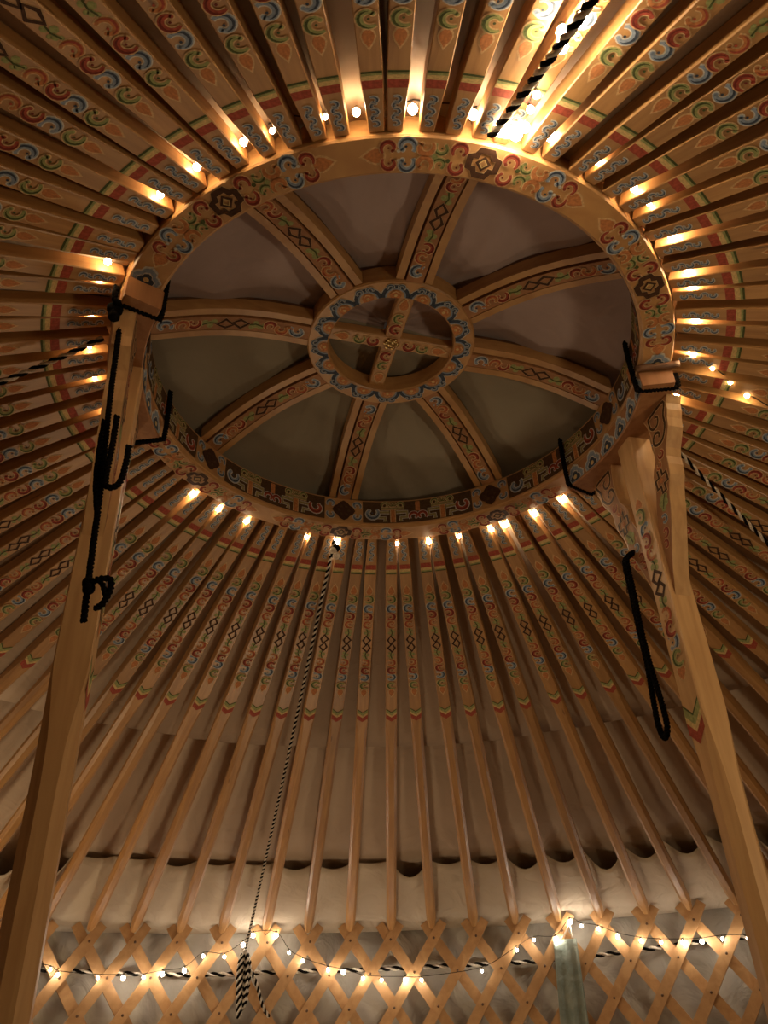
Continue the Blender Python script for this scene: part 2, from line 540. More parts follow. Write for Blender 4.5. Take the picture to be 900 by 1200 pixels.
# fret panel on the inner wall of the rim
mb = MB()
lathe(mb, [(RI, 0.006), (RI - 0.004, 0.008), (RI - 0.004, 0.106), (RI, 0.108)], 160, RIMW)
for q in range(8):
    am = SPOKE0 + q * PI / 4 + PI / 8
    def fi(u, v, h, am=am):
        r = RI - 0.004 - h; a = am + u / RI
        return (r * math.cos(a), r * math.sin(a), 0.008 + v)
    b = Brush(mb, fi)
    # dark ground with stepped top, split so that it follows the curve
    n = 24; H = 0.194
    for i in range(n):
        u0, u1 = -H + 2 * H * i / n, -H + 2 * H * (i + 1) / n
        b.patch([(u0, 0.006), (u1, 0.006), (u1, 0.094), (u0, 0.094)], 'umber', 1)
    for c in (-0.088, 0.088):
        # key fret figure: stem, two arms, scroll tops
        b.line([(c, 0.008), (c, 0.060)], 0.020, 'cream', 2); b.line([(c, 0.008), (c, 0.060)], 0.014, 'orange', 3)
        for s in (-1, 1):
            f = [(c + s * 0.012, 0.050), (c + s * 0.050, 0.050), (c + s * 0.050, 0.028), (c + s * 0.028, 0.028), (c + s * 0.028, 0.012)]
            b.line(f, 0.015, 'pale', 2); b.line(f, 0.010, 'olive', 3)
            g = [(c, 0.066), (c + s * 0.040, 0.066)]
            b.line(g, 0.013, 'cream', 2); b.line(g, 0.009, 'olive', 3)
            b.curl(c + s * 0.026, 0.080, 0.013, 90 - 90 * s, s, 'green', 'dgreen', 'cream', 3)
            b.curl(c + s * 0.006, 0.084, 0.010, 90 + 90 * s, s, 'olive', 'dgreen', 'cream', 5)
    for s in (-1, 1):
        b.curl(s * 0.014, 0.030, 0.017, 90 - 90 * s, s, 'red', 'maroon', 'pale', 4)
        b.curl(s * 0.162, 0.046, 0.024, 90 + 90 * s, s, 'blue' if s > 0 else 'red', 'navy' if s > 0 else 'maroon', 'pale', 3)
    b.line([(0, 0.05), (0, 0.09)], 0.016, 'orange', 2)
    # medallion under the spoke
    a1 = PI / 8 * RI
    md = [(a1 + 0.036 * math.cos(2 * PI * i / 16) * (1 + 0.14 * math.cos(4 * 2 * PI * i / 16)), 0.050 + 0.036 * math.sin(2 * PI * i / 16) * (1 + 0.14 * math.cos(4 * 2 * PI * i / 16))) for i in range(16)]
    b.patch(md, 'brown', 4)
    for k in range(6):
        b.dot(a1 + 0.018 * math.cos(k * PI / 3), 0.050 + 0.018 * math.sin(k * PI / 3), 0.006, 'umber', 5, 6)
    for s in (-1, 1):
        for t in (-1, 1):
            b.curl(a1 + s * 0.046, 0.050 + t * 0.022, 0.015, 90 - 90 * s, s * t, 'blue', 'navy', 'pale', 5)
mb.build('fret_panel', rim)

# spokes
def spoke_z(r):
    t = (RI - r) / (RI - 0.235)
    return 0.106 + 0.080 * t + 0.040 * math.sin(PI * min(max(t, 0), 1)) * 0.75

def make_spoke():
    mb = MB()
    n = 18; r0, r1 = RI - 0.002, 0.238
    def bar(y0, y1, zb, zt, mat):
        rows = []
        for i in range(n + 1):
            r = r0 + (r1 - r0) * i / n; z = spoke_z(r)
            rows.append([(r, y0, z + zb), (r, y1, z + zb), (r, y1, z + zt), (r, y0, z + zt)])
        section_sweep(mb, rows, mat)
    bar(-0.023, 0.023, 0.0, 0.030, BRKW)
    bar(-0.050, -0.029, 0.004, 0.045, RIMW); bar(0.029, 0.050, 0.004, 0.045, RIMW)
    bar(-0.049, 0.049, 0.030, 0.055, DKW)
    b = Brush(mb, lambda u, v, h: (u, v, spoke_z(u) - h))
    rm = (r0 + r1) / 2
    b.diamond_pair(rm, 0, 0.080, 0.030)
    for d in (-1, 1):
        g = lambda x: rm + d * x
        for (x, y, rr) in ((0.050, 0.008, 0.008), (0.062, -0.007, 0.009), (0.074, 0.005, 0.009), (0.060, 0.002, 0.008), (0.084, -0.004, 0.006)):
            b.dot(g(x), y * d, rr, 'green', 1)
        b.line([(g(0.045), 0), (g(0.062), 0.004), (g(0.082), -0.003)], 0.004, 'dgreen', 2)
        b.curl(g(0.104), 0.002, 0.0175, 90 + 90 * d, 1, 'red', 'maroon', 'cream', 1)
        b.curl(g(0.130), -0.002, 0.0175, 90 - 90 * d, 1, 'orange', 'red', 'cream', 4)
        b.curl(g(0.178), 0.0, 0.0195, 90 + 90 * d, -1, 'blue', 'navy', 'pale', 1)
        b.line([(g(0.140), 0.006), (g(0.152), 0.010), (g(0.165), 0.004)], 0.005, 'orange', 3)
    return mb
sp0 = make_spoke().build('spoke', crown)
sp0.rotation_euler = (0, 0, SPOKE0)
for q in range(1, 8):
    o = sp0.copy(); COL.objects.link(o); o.parent = crown; o.rotation_euler = (0, 0, SPOKE0 + q * PI / 4)

# hub ring
HZ = 0.184
mb = MB()
lathe(mb, bevel_rect(0.181, 0.2415, HZ, HZ + 0.062, 0.004), 96, RIMW)
for q in range(16):
    a0 = SPOKE0 + (q + 0.5) * PI / 8
    def fn(u, v, h, a0=a0):
        r = 0.205 + v; a = a0 + u / 0.205
        return (r * math.cos(a), r * math.sin(a), HZ - h)
    b = Brush(mb, fn)
    for s in (-1, 1):
        arc = [(s * (0.036 * math.cos(t)), -0.019 + 0.036 * math.sin(t)) for t in [PI / 2 * i / 8 for i in range(9)]]
        b.line(arc, 0.0155, 'pale', 1); b.line(arc, 0.0105, 'navy', 2)
        arc2 = [(s * (0.0285 * math.cos(t)), -0.018 + 0.028 * math.sin(t)) for t in [PI / 2 * i / 8 for i in range(9)]]
        b.line(arc2, 0.0045, 'blue', 3)
        b.curl(s * 0.013, 0.015, 0.0095, 90 - 90 * s, s, 'blue', 'navy', 'pale', 4)
    b.patch([(-0.015, -0.020), (0.015, -0.020), (0.017, -0.008), (0.009, 0.002), (0, 0.006), (-0.009, 0.002), (-0.017, -0.008)], 'orange', 4)
    b.dot(0, -0.012, 0.005, 'yellow', 5); b.line([(-0.010, -0.004), (0, 0.002), (0.010, -0.004)], 0.003, 'cream', 5)
mb.build('hub_ring', crown)

for q in range(2):
    mb = MB()
    z0 = HZ + 0.018 + (0.0 if q == 0 else 0.0015)
    hw = 0.023
    V = [(-0.181, -hw, z0), (0.181, -hw, z0), (0.181, hw, z0), (-0.181, hw, z0)]
    section_sweep(mb, [[(x, -hw + 0.003, z0), (x, hw - 0.003, z0), (x, hw, z0 + 0.003), (x, hw, z0 + 0.028), (x, -hw, z0 + 0.028), (x, -hw, z0 + 0.003)] for x in (-0.181, 0.181)], RIMW)
    b = Brush(mb, lambda u, v, h: (u, v, z0 - h))
    for d in (-1, 1):
        b.curl(d * 0.052, 0.0, 0.0185, 90 - 90 * d, d, 'red', 'maroon', 'cream', 4)
        b.curl(d * 0.096, 0.0, 0.017, 90 + 90 * d, -d, 'green', 'dgreen', 'cream', 4)
        b.leaf(d * 0.142, 0, 0.026, 0.018, d, 4)
    o = mb.build('cross_bar', crown); o.rotation_euler = (0, 0, SPOKE0 + q * PI / 2)
mb = MB()
ball(mb, (0, 0, HZ + 0.016), 0.014, BRASS, 12, 8, 0.8)
for k in range(6):
    a = 2 * PI * k / 6 + 0.3
    ball(mb, (0.016 * math.cos(a), 0.016 * math.sin(a), HZ + 0.014), 0.0075, BRASS, 8, 6, 0.6)
mb.build('hub_boss', crown)

# cover cloths over the crown
def cover(name, a0, a1, mat, lab):
    mb = MB(); n = 150; m = 22; V = []; F = []
    for i in range(n + 1):
        a = a0 + (a1 - a0) * i / n
        for j in range(m + 1):
            r = 0.02 + (0.80 - 0.02) * j / m
            t = r / 0.72
            z = HZ + 0.085 - 0.115 * t * t
            sp = ((a - SPOKE0) / (PI / 4)) % 1.0
            z += -0.018 * math.sin(PI * sp) * min(1, t * 1.2)
            fo = math.sin(11 * a + 3.0 * math.sin(2.3 * a + 5 * r)); z += 0.011 * (abs(fo) ** 0.6) * min(1, 1.6 * t) + 0.006 * math.sin(23 * r + 5 * a)
            z = max(z, RIMH + 0.006 if r > 0.64 else -1)
            V.append((r * math.cos(a), r * math.sin(a), z))
    for i in range(n):
        for j in range(m):
            k = i * (m + 1) + j
            F.append((k, k + 1, k + m + 2, k + m + 1))
    mb.add(V, F, mat, True)
    o = mb.build(name); o.location = (0, 0, ZR)
    tag(o, lab, 'cover cloth')
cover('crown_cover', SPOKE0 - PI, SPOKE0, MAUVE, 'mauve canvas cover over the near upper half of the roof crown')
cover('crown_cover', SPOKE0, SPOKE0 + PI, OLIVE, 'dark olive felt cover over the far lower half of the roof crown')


# ------------------------------------------------------------------ support posts
ARC_H = 0.064; SPAN = math.radians(20.8)
def make_post(ang, label, side, lean=(0, 0)):
    rc = 0.7180 if side > 0 else 0.6950
    root = empty('support_post', (rc * math.cos(ang), rc * math.sin(ang), 0), label, 'support post')
    root.rotation_euler = (0, 0, ang)       # local x = outward, y = along the rim (clockwise in the picture)
    top = ZR - ARC_H
    hw = 0.0345
    # shaft, square above, stop-chamfered below
    mb = MB(); rows = []
    for z, c in ((0, 0.021), (0.6, 0.021), (1.2, 0.021), (1.46, 0.0205), (1.54, 0.018), (1.60, 0.012), (1.65, 0.006), (1.685, 0.0025), (1.9, 0.0025), (2.2, 0.0025), (top, 0.0025)):
        k = 1 - z / top
        ox, oy = lean[0] * k, lean[1] * k
        a = hw
        rows.append([(x + ox, y + oy, z) for x, y in ((-a + c, -a), (a - c, -a), (a, -a + c), (a, a - c), (a - c, a), (-a + c, a), (-a, a - c), (-a, -a + c))])
    section_sweep(mb, rows, POSTW)
    def fp(u, v, h):          # inner face; u measured down from the rim
        z = ZR - u; k = 1 - z / top
        return (-hw - h + lean[0] * k, v + lean[1] * k, z)
    b = Brush(mb, fp)
    b.patch([(0.06, -hw + 0.002), (0.83, -hw + 0.002), (0.83, hw - 0.002), (0.06, hw - 0.002)], 'umber', 0.4) if False else None
    pole_motif(b, 0.525, 0.92, 1.45)
    for (o, t, col) in ((0.0, 0.006, 'dgreen'), (0.006, 0.022, 'green'), (0.028, 0.016, 'yellow'), (0.044, 0.028, 'red')):
        a = 0.840 + o; e = 0.030; w1 = hw - 0.003
        mb.add([fp(a, -w1, .0006), fp(a + e, 0, .0006), fp(a, w1, .0006), fp(a + t, w1, .0006), fp(a + e + t, 0, .0006), fp(a + t, -w1, .0006)],
               [(0, 1, 4, 5), (1, 2, 3, 4)], P[col])
    mb.build('shaft', root)
    # curved beam under the rim
    mb = MB()
    prof = [(r - 0.0, z) for r, z in bevel_rect(RI - 0.006, 0.747, ZR - ARC_H, ZR - 0.001, 0.003)]
    lathe(mb, prof, 24, BRKW, -SPAN, SPAN, False, True)
    b = Brush(mb, lambda u, v, h: ((RI - 0.006 - h) * math.cos(u / RI), (RI - 0.006 - h) * math.sin(u / RI), ZR - 0.060 + v))
    n = 6
    for i in range(n):
        flower(b, (i - (n - 1) / 2) * 2 * SPAN * RI / n, 0.002, 0.0385, 1.35)
    # flowers on the rim side at both ends of the beam
    bm = mb.build('curved_beam', root)
    bm.location = (-rc, 0, 0)
    if side > 0:
        mbb = MB()
        rows = []
        for k in range(9):
            r_ = RI - 0.012 + 0.112 * k / 8; a = -SPAN - 0.014
            rows.append(Vector((r_ * math.cos(a), r_ * math.sin(a), ZR - 0.011 + 0.0015 * math.sin(k))))
        tube(mbb, rows, 0.0095, DKW, 10)
        o = mbb.build('batten', root); o.location = (-rc, 0, 0)
    # brackets
    for s in (-1, 1):
        mb = MB()
        outer = [(0.220, -0.064), (0.208, -0.085), (0.205, -0.105), (0.196, -0.125), (0.190, -0.15), (0.172, -0.178), (0.158, -0.198), (0.150, -0.22), (0.149, -0.245), (0.143, -0.275), (0.130, -0.30), (0.120, -0.325), (0.113, -0.355), (0.100, -0.39), (0.088, -0.42), (0.070, -0.465), (0.054, -0.51), (0.0350, -0.575)]
        inner = [(0.096, -0.064), (0.104, -0.085), (0.108, -0.105), (0.110, -0.13), (0.108, -0.155), (0.106, -0.18), (0.098, -0.205), (0.084, -0.222), (0.074, -0.24), (0.072, -0.262), (0.068, -0.285), (0.058, -0.31), (0.048, -0.335), (0.040, -0.36), (0.0350, -0.39), (0.0350, -0.43), (0.0350, -0.49), (0.0350, -0.57)]
        x0, x1 = -0.021, 0.023
        V = []; F = []
        for (o_, i_) in zip(outer, inner):
            for p in (o_, i_):
                V.append((x0, s * p[0], ZR + p[1])); V.append((x1, s * p[0], ZR + p[1]))
        m = len(outer)
        for i in range(m - 1):
            a = 4 * i; c = a + 4
            F += [(a, c, c + 2, a + 2), (a + 1, a + 3, c + 3, c + 1), (a, a + 1, c + 1, c), (a + 2, c + 2, c + 3, a + 3)]
        F += [(0, 2, 3, 1), (4 * m - 4, 4 * m - 3, 4 * m - 1, 4 * m - 2)]
        mb.add(V, F, POSTW)
        # painted inner face
        V2 = []; F2 = []
        for (o_, i_) in zip(outer, inner):
            dx = o_[0] - i_[0]; k = min(0.45, 0.003 / max(dx, 1e-4))
            V2.append((x0 - 0.0004, s * (o_[0] - dx * k), ZR + o_[1])); V2.append((x0 - 0.0004, s * (i_[0] + dx * k), ZR + i_[1]))
        for i in range(m - 1):
            F2.append((2 * i, 2 * i + 1, 2 * i + 3, 2 * i + 2))
        mb.add(V2, F2, BRKW)
        b = Brush(mb, lambda u, v, h: (x0 - 0.0006 - h, s * u, ZR + v))
        # scroll on the head of the bracket
        sp = [(0.118, -0.074), (0.198, -0.074), (0.184, -0.110), (0.180, -0.140), (0.160, -0.166), (0.140, -0.172), (0.118, -0.162), (0.120, -0.142), (0.134, -0.134), (0.148, -0.142), (0.144, -0.154)]
        sp = [(p.x, p.y) for p in smooth_path([(x, y, 0) for x, y in sp], 4)]
        b.line(sp, 0.0125, 'cream', 1); b.line(sp, 0.0085, 'brown', 2)
        s2 = [(0.118, -0.074), (0.120, -0.104), (0.134, -0.118), (0.154, -0.114), (0.160, -0.096), (0.148, -0.088)]
        s2 = [(p.x, p.y) for p in smooth_path([(x, y, 0) for x, y in s2], 4)]
        b.line(s2, 0.0115, 'cream', 1); b.line(s2, 0.0075, 'brown', 2)
        b.curl(0.132, -0.200, 0.014, 200, 1, 'red', 'maroon', 'cream', 1)
        b.curl(0.110, -0.226, 0.013, 20, -1, 'orange', 'red', 'cream', 3)
        kn = [(0.106 + 0.028 * x, -0.272 + 0.034 * y) for x, y in ((-.9, 0.4), (-.3, 0.4), (-.3, 1), (.3, 1), (.3, .4), (.9, .4), (.9, -.4), (.3, -.4), (.3, -1), (-.3, -1), (-.3, -.4), (-.9, -.4))]
        b.line(kn, 0.015, 'cream', 1, True); b.line(kn, 0.010, 'brown', 2, True); b.dot(0.106, -0.272, 0.007, 'orange', 3)
        for (x, y, r) in ((0.092, -0.318, 0.013), (0.078, -0.328, 0.010), (0.098, -0.334, 0.011), (0.084, -0.344, 0.011), (0.104, -0.318, 0.008)):
            b.dot(x, y, r, 'green', 1)
        b.line([(0.104, -0.311), (0.090, -0.328), (0.082, -0.348)], 0.004, 'dgreen', 2)
        b.curl(0.074, -0.374, 0.013, 90, s, 'blue', 'navy', 'pale', 1)
        b.curl(0.065, -0.408, 0.014, 270, -s, 'red', 'maroon', 'cream', 1)
        b.curl(0.056, -0.440, 0.012, 90, s, 'red', 'maroon', 'cream', 3)
        mb.build('bracket', root)
    return root

post_r = make_post(math.radians(16.3), 'pale wooden support post on the right with painted inner face and carved brackets', 1)
post_l = make_post(math.radians(-163.6), 'dark wooden support post on the left with black rope along it', -1, (-0.030, 0.012))


# ------------------------------------------------------------------ ropes
def rope_obj(name, label, cat, path, rad, mats, pitch, group=None, extra=None):
    mb = MB(); rope(mb, path, rad, mats, pitch)
    if extra: extra(mb)
    o = mb.build(name); tag(o, label, cat, group)
    return o

def pol(deg, r, z):
    a = math.radians(deg)
    return Vector((r * math.cos(a), r * math.sin(a), z))

BLK = [RBLACK, RBLACK]
# lashings that tie the curved beams to the rim
def lashing(deg, label, knot=False):
    a = math.radians(deg)
    loop = [(0.655, ZR + 0.121), (0.652, ZR + 0.06), (0.652, ZR - 0.05), (0.660, ZR - 0.060), (0.71, ZR - 0.061), (0.752, ZR - 0.060), (0.761, ZR - 0.05), (0.762, ZR - 0.01)]
    pts = [pol(deg, r, z) for r, z in loop]
    def ex(mb):
        if knot:
            for i in range(5):
                ball(mb, pol(deg - 1.8 + random.uniform(-1.2, 1.2), 0.748 + random.uniform(-.008, .01), ZR - 0.074 + random.uniform(-.014, .012)), 0.014, RBLACK, 8, 6)
    return rope_obj('lashing_rope', label, 'rope', smooth_path(pts, 6), 0.0075, BLK, 0.02, 'black ropes lashing the posts to the crown', ex)
lashing(-145.5, 'black lashing rope with knot on near end of left curved beam', True)
lashing(174.5, 'black lashing rope on far end of left curved beam')
lashing(-2.6, 'black lashing rope on near end of right curved beam')
lashing(36.0, 'black lashing rope on far end of right curved beam')

# rope with loops hanging from the left beam
hp = pol(-147.8, 0.736, ZR - 0.072)
dn = [hp + Vector((0.0045 * i, 0.003 * i + 0.003 * math.cos(i), -0.077 * i)) for i in range(11)]
mbx = MB(); rope(mbx, smooth_path(dn, 5), 0.0065, BLK, 0.018)
rt = (Vector((math.cos(math.radians(16)), math.sin(math.radians(16)), 0)))
nr = Vector((rt.y, -rt.x, 0)) * 0.02
e1 = dn[6]
rope(mbx, smooth_path([dn[4] + rt * 0.020 + nr, dn[5] + rt * 0.016 + nr, e1 + rt * 0.010 + nr, e1 + rt * 0.016 + nr + Vector((0, 0, -0.024)), e1 + rt * 0.036 + nr + Vector((0, 0, -0.014)), e1 + rt * 0.042 + nr + Vector((0, 0, 0.03)), e1 + rt * 0.042 + nr + Vector((0, 0, 0.085))], 6), 0.0065, BLK, 0.018)
rope(mbx, smooth_path([dn[4] - rt * 0.006, dn[5] - rt * 0.010, dn[6] - rt * 0.010, dn[7]], 6), 0.0065, BLK, 0.018)
e2 = dn[9]
for i in range(4):
    ball(mbx, e2 + Vector((random.uniform(-.008, .008), -0.004, random.uniform(-.015, .015))), 0.0115, RBLACK, 8, 6)
rope(mbx, smooth_path([e2, e2 + rt * 0.02 + nr, e2 + rt * 0.040 + nr + Vector((0, 0, 0.002)), e2 + rt * 0.043 + nr + Vector((0, 0, -0.02)), e2 + rt * 0.034 + nr + Vector((0, 0, -0.05)), e2 + rt * 0.022 + nr + Vector((0, 0, -0.06))], 6), 0.0062, BLK, 0.018)
rope(mbx, smooth_path([e2 + rt * 0.02 + nr, e2 + rt * 0.029 + nr + Vector((0, 0, -0.012)), e2 + rt * 0.038 + nr + Vector((0, 0, -0.035))], 6), 0.0055, BLK, 0.018)
tag(mbx.build('hanging_rope'), 'black braided rope with loops hanging down the left support post', 'rope')

# doubled rope loop at the right post
la = math.radians(16.3); tv = Vector((-math.sin(la), math.cos(la), 0)); nv = Vector((math.cos(la), math.sin(la), 0))
lp = lambda s, z, dr=0.0: nv * (0.672 + dr) + tv * s + Vector((0, 0, ZR + z))
mbx = MB()
rope(mbx, smooth_path([lp(0.108, -0.372, 0.03), lp(0.108, -0.40), lp(0.112, -0.50), lp(0.116, -0.60), lp(0.116, -0.70), lp(0.126, -0.80), lp(0.128, -0.86), lp(0.118, -0.888), lp(0.104, -0.888), lp(0.092, -0.86), lp(0.094, -0.80), lp(0.104, -0.70), lp(0.106, -0.60), lp(0.100, -0.50), lp(0.095, -0.40), lp(0.092, -0.372, 0.03)], 6), 0.0075, BLK, 0.018)
tag(mbx.build('hanging_rope'), 'black braided rope loop hanging from the right post bracket', 'rope')

# striped ropes
BW = [RBLACK, RWHITE]
far_top = pol(108.3, 0.748, ZR - 0.012)
far_end = pol(107.2, WR - 0.06, 1.50)
def sagline(a, b, sag, n=24):
    return [a.lerp(b, i / n) + Vector((0, 0, -sag * 4 * (i / n) * (1 - i / n))) for i in range(n + 1)]
mbx = MB(); rope(mbx, sagline(far_top, far_end, 0.02), 0.0062, [RBLACK, RWHITE], 0.030, 0.004)
for i in range(5):
    ball(mbx, far_top + Vector((0.006 * math.sin(i * 2), 0.02 + 0.006 * math.cos(i * 2), -0.014 - 0.01 * i)), 0.014, RBLACK if i % 2 else RWHITE, 8, 6)
# bundled coil and tails at the lattice
pe = far_end
out = Vector((math.cos(math.radians(107)), math.sin(math.radians(107)), 0)); sd = Vector((-out.y, out.x, 0))   # sd points left in the picture
for k in range(5):
    o_ = sd * (0.012 * (k - 2)) - out * (0.012 * (k % 2))
    rope(mbx, smooth_path([pe + Vector((0, 0, 0.0)), pe + o_ + Vector((0, 0, -0.05)), pe + o_ * 1.1 + Vector((0, 0, -0.14)), pe + o_ * 0.6 + Vector((0, 0, -0.23 - 0.015 * k))], 6), 0.0095, BW, 0.034)
rope(mbx, smooth_path([pe + Vector((0, 0, -0.06)), pe - sd * 0.04 + Vector((0, 0, -0.10)), pe - sd * 0.07 + Vector((0, 0, -0.16)), pe - sd * 0.10 + Vector((0, 0, -0.24)), pe - sd * 0.135 + Vector((0, 0, -0.29))], 6), 0.0085, BW, 0.034)
rope(mbx, smooth_path([pe + sd * 0.03 + Vector((0, 0, -0.36)), pe + sd * 0.01 + Vector((0, 0, -0.335)), pe - sd * 0.03 + Vector((0, 0, -0.34)), pe - sd * 0.08 + Vector((0, 0, -0.36)), pe - sd * 0.10 + Vector((0, 0, -0.42))], 6), 0.0095, BW, 0.034)
tag(mbx.build('striped_rope'), 'black and white striped cord slanting from the crown rim to the lattice', 'rope')

rope_obj('striped_rope', 'thick black and white rope running along roof poles near the left post', 'rope',
         sagline(pol(-158.5, 0.765, ZR - 0.016), pol(-168, 1.30, ZR - 0.285), 0.02), 0.0068, BW, 0.05)
rope_obj('striped_rope', 'thick black and white rope slanting across roof poles right of the right post', 'rope',
         sagline(pol(13.0, 0.775, ZR - 0.02), pol(27.0, 1.62, ZR - 0.455), 0.02), 0.0068, BW, 0.05)
rope_obj('striped_rope', 'thick black and white rope climbing the roof poles at the top bulb cluster', 'rope',
         sagline(pol(-73.6, 0.775, ZR - 0.012), pol(-71.6, 1.6, ZR - 0.40), 0.02), 0.0088, BW, 0.045)
rw = [(126.5, 1.42), (123.3, 1.42), (117.5, 1.407), (109.8, 1.401), (101.9, 1.41), (95, 1.408), (89.7, 1.411), (84.8, 1.412), (80, 1.411), (72, 1.425), (62.2, 1.45), (59.3, 1.445), (54, 1.44)]
rope_obj('striped_rope', 'black and white rope running level behind the lattice wall', 'rope',
         smooth_path([pol(a, WR + 0.030, z) for a, z in rw], 8), 0.011, BW, 0.085)


# ------------------------------------------------------------------ string lights
def bulb_mesh(r, mat):
    mb = MB()
    ball(mb, (0, 0, 0), r, mat, 8, 6, 1.15)
    tube(mb, [(0, 0, r * 0.9), (0, 0, r * 2.1)], r * 0.55, SOCK, 6)
    return mb
def string(name, label, spots, wire, rad_w=0.0016):
    root = empty(name, tuple(spots[0][0]), label, 'string lights')
    base = Vector(spots[0][0])
    mb = MB(); tube(mb, [Vector(p) - base for p in wire], rad_w, WIRE, 5); mb.build('wire', root)
    cache = {}
    for p, r, mat in spots:
        key = (round(r, 4), mat.name)
        if key not in cache:
            o = bulb_mesh(r, mat).build('bulb', root); cache[key] = o
        else:
            o = cache[key].copy(); COL.objects.link(o); o.parent = root
        o.location = Vector(p) - base
    return root

def gap_angle(deg):
    """middle of the gap between roof poles nearest this angle"""
    a = math.radians(deg) % (2 * PI); best = None
    for i in range(len(ROOTS)):
        x, y = ROOTS[i], ROOTS[(i + 1) % len(ROOTS)]
        if y < x: y += 2 * PI
        m = (x + y) / 2
        d = abs((m - a + PI) % (2 * PI) - PI)
        if best is None or d < best[0]: best = (d, m)
    return math.degrees(best[1])

RIMB = [(-96.8, 0), (-91.9, 1), (-85.0, 2), (-77.9, 2), (-72.6, 3), (-70.2, 3), (-67.5, 2), (-63.8, 2), (-55.7, 1), (-48.8, 1), (-43, 0), (-37.7, 2), (-29.4, 2), (-22.2, 2), (-14.7, 2), (-7.6, 2), (4.3, 1),
        (45.2, 1), (53.4, 1), (60.9, 1), (68.1, 1), (75.5, 0), (82.9, 1), (93, 0), (108.7, 1), (116.5, 0), (132, 1), (139, 1), (147.3, 1), (-171.3, 0), (-178, 0), (-163, 0), (-156.1, 1), (-148.3, 1), (-140.6, 1), (-125.9, 1), (-118.4, 1), (-111.1, 1), (-104.5, 0)]
SIZES = [(0.0055, WARM), (0.008, WARM), (0.010, HOT), (0.013, HOT)]
spots = []
for d, k in RIMB:
    r, mt = SIZES[k]
    g = gap_angle(d) if k < 3 else d
    near = math.sin(math.radians(d)) < 0.3
    if not near: r, mt = (0.0065, 0.0105)[min(k, 1)], HOT
    spots.append((pol(g, (0.800 if near else 0.782) if k < 3 else 0.790, ZR + (0.004 if k < 3 else -0.012)), r, mt))
wp = []
for i in range(0, 361, 2):
    d = -105 + i * 0.999
    wp.append(pol(d, 0.790 + 0.006 * math.sin(i * 1.3), ZR + 0.052 + 0.004 * math.sin(i * 0.9)))
string('string_lights', 'warm fairy lights tucked between the roof poles all round the crown rim', spots, wp)

ns = [(-71.0, 0.865, 0.0075), (-71.4, 0.900, 0.007), (-72.0, 1.005, 0.012), (-72.6, 1.03, 0.012), (-71.8, 1.06, 0.011)]
slope = 0.982 / (WR - R)
sp = [(pol(a, r, ZR - slope * (r - R) - 0.012), q, HOT) for a, r, q in ns]
string('string_lights', 'bright bulbs strung up the roof poles beside the thick rope at top', sp,
       smooth_path([p + Vector((0, 0, 0.02)) for p, _, _ in sp] + [pol(-73, 1.4, ZR - 0.30)], 4))
rr = [(-7.0, 0.80), (-4.5, 0.85), (-2, 0.90), (0.1, 0.949)]
sp = [(pol(a, r, ZR - slope * (r - R) - 0.010 + 0.022), q, WARM) for (a, r), q in zip(rr, (0.006, 0.006, 0.006, 0.007))]
string('string_lights', 'warm bulbs running outward on a roof pole right of the crown', sp,
       smooth_path([p + Vector((0, 0, 0.012)) for p, _, _ in sp] + [pol(4, 1.15, ZR - 0.17)], 4))

WB = [(124.44, 1.415), (123.73, 1.395), (120.3, 1.382), (118.09, 1.382), (116.3, 1.385), (114.66, 1.399), (112.7, 1.413), (111.1, 1.476), (109.11, 1.472), (107.42, 1.525), (106.5, 1.567), (104.29, 1.566), (103.0, 1.487), (101.67, 1.448), (99.22, 1.407), (97.75, 1.393), (95.88, 1.364), (94.1, 1.354), (91.82, 1.35), (90.28, 1.347), (84.46, 1.376), (80.95, 1.46), (79.22, 1.501), (77.12, 1.499), (75.53, 1.572), (74.55, 1.549), (73.0, 1.531), (71.32, 1.491), (69.31, 1.464), (67.53, 1.45), (65.59, 1.442), (63.95, 1.439), (62.17, 1.443), (60.02, 1.437)]
BIG = {107.42, 106.5, 104.29, 77.12, 75.53, 91.82, 97.75, 71.32, 65.59, 63.95, 118.09, 112.7, 114.66}
sp = [(pol(a, WR - 0.052, z), 0.0100 if a in BIG else 0.0074, COOL) for a, z in WB]
string('string_lights', 'white fairy lights draped along the top of the lattice wall', sp,
       smooth_path([pol(a, WR - 0.052, z + 0.016) for a, z in [(127, 1.43)] + WB + [(56, 1.43)]], 4))


# ------------------------------------------------------------------ lattice wall
lat = empty('lattice_wall', (0, 0, 0), 'crisscross lattice wall of pale wooden laths under the roof poles', 'lattice wall')
ROWH = 0.153
def lath_mesh(d, seg_rivets):
    """d=+1: top leans to the right as seen from inside; built about angle 0, top crossing at z=ZW-0.03"""
    mb = MB(); n = 20
    z1 = ZW + 0.045; z0 = 0.04
    w = 0.026; th = 0.013
    r0 = WR - 0.022 if d > 0 else WR - 0.002
    rows = []
    slope_a = (STEP / 2) / ROWH           # angle per metre of height
    zc = ZW - 0.030
    cs = math.atan2(ROWH, STEP / 2 * WR)
    for i in range(n + 1):
        z = z0 + (z1 - z0) * i / n
        a = d * (zc - z) * slope_a
        k = 1.0 if 0 < i < n else 0.86
        ring = []
        for (dx, dr) in ((-w * k, 0), (w * k, 0), (w * k, th), (-w * k, th)):
            # offset across the lath
            aa = a + (dx * math.sin(cs)) / WR
            zz = z + d * dx * math.cos(cs)
            r = r0 + dr
            ring.append((r * math.cos(aa), r * math.sin(aa), zz))
        rows.append(ring)
    section_sweep(mb, rows, LATH)
    return mb
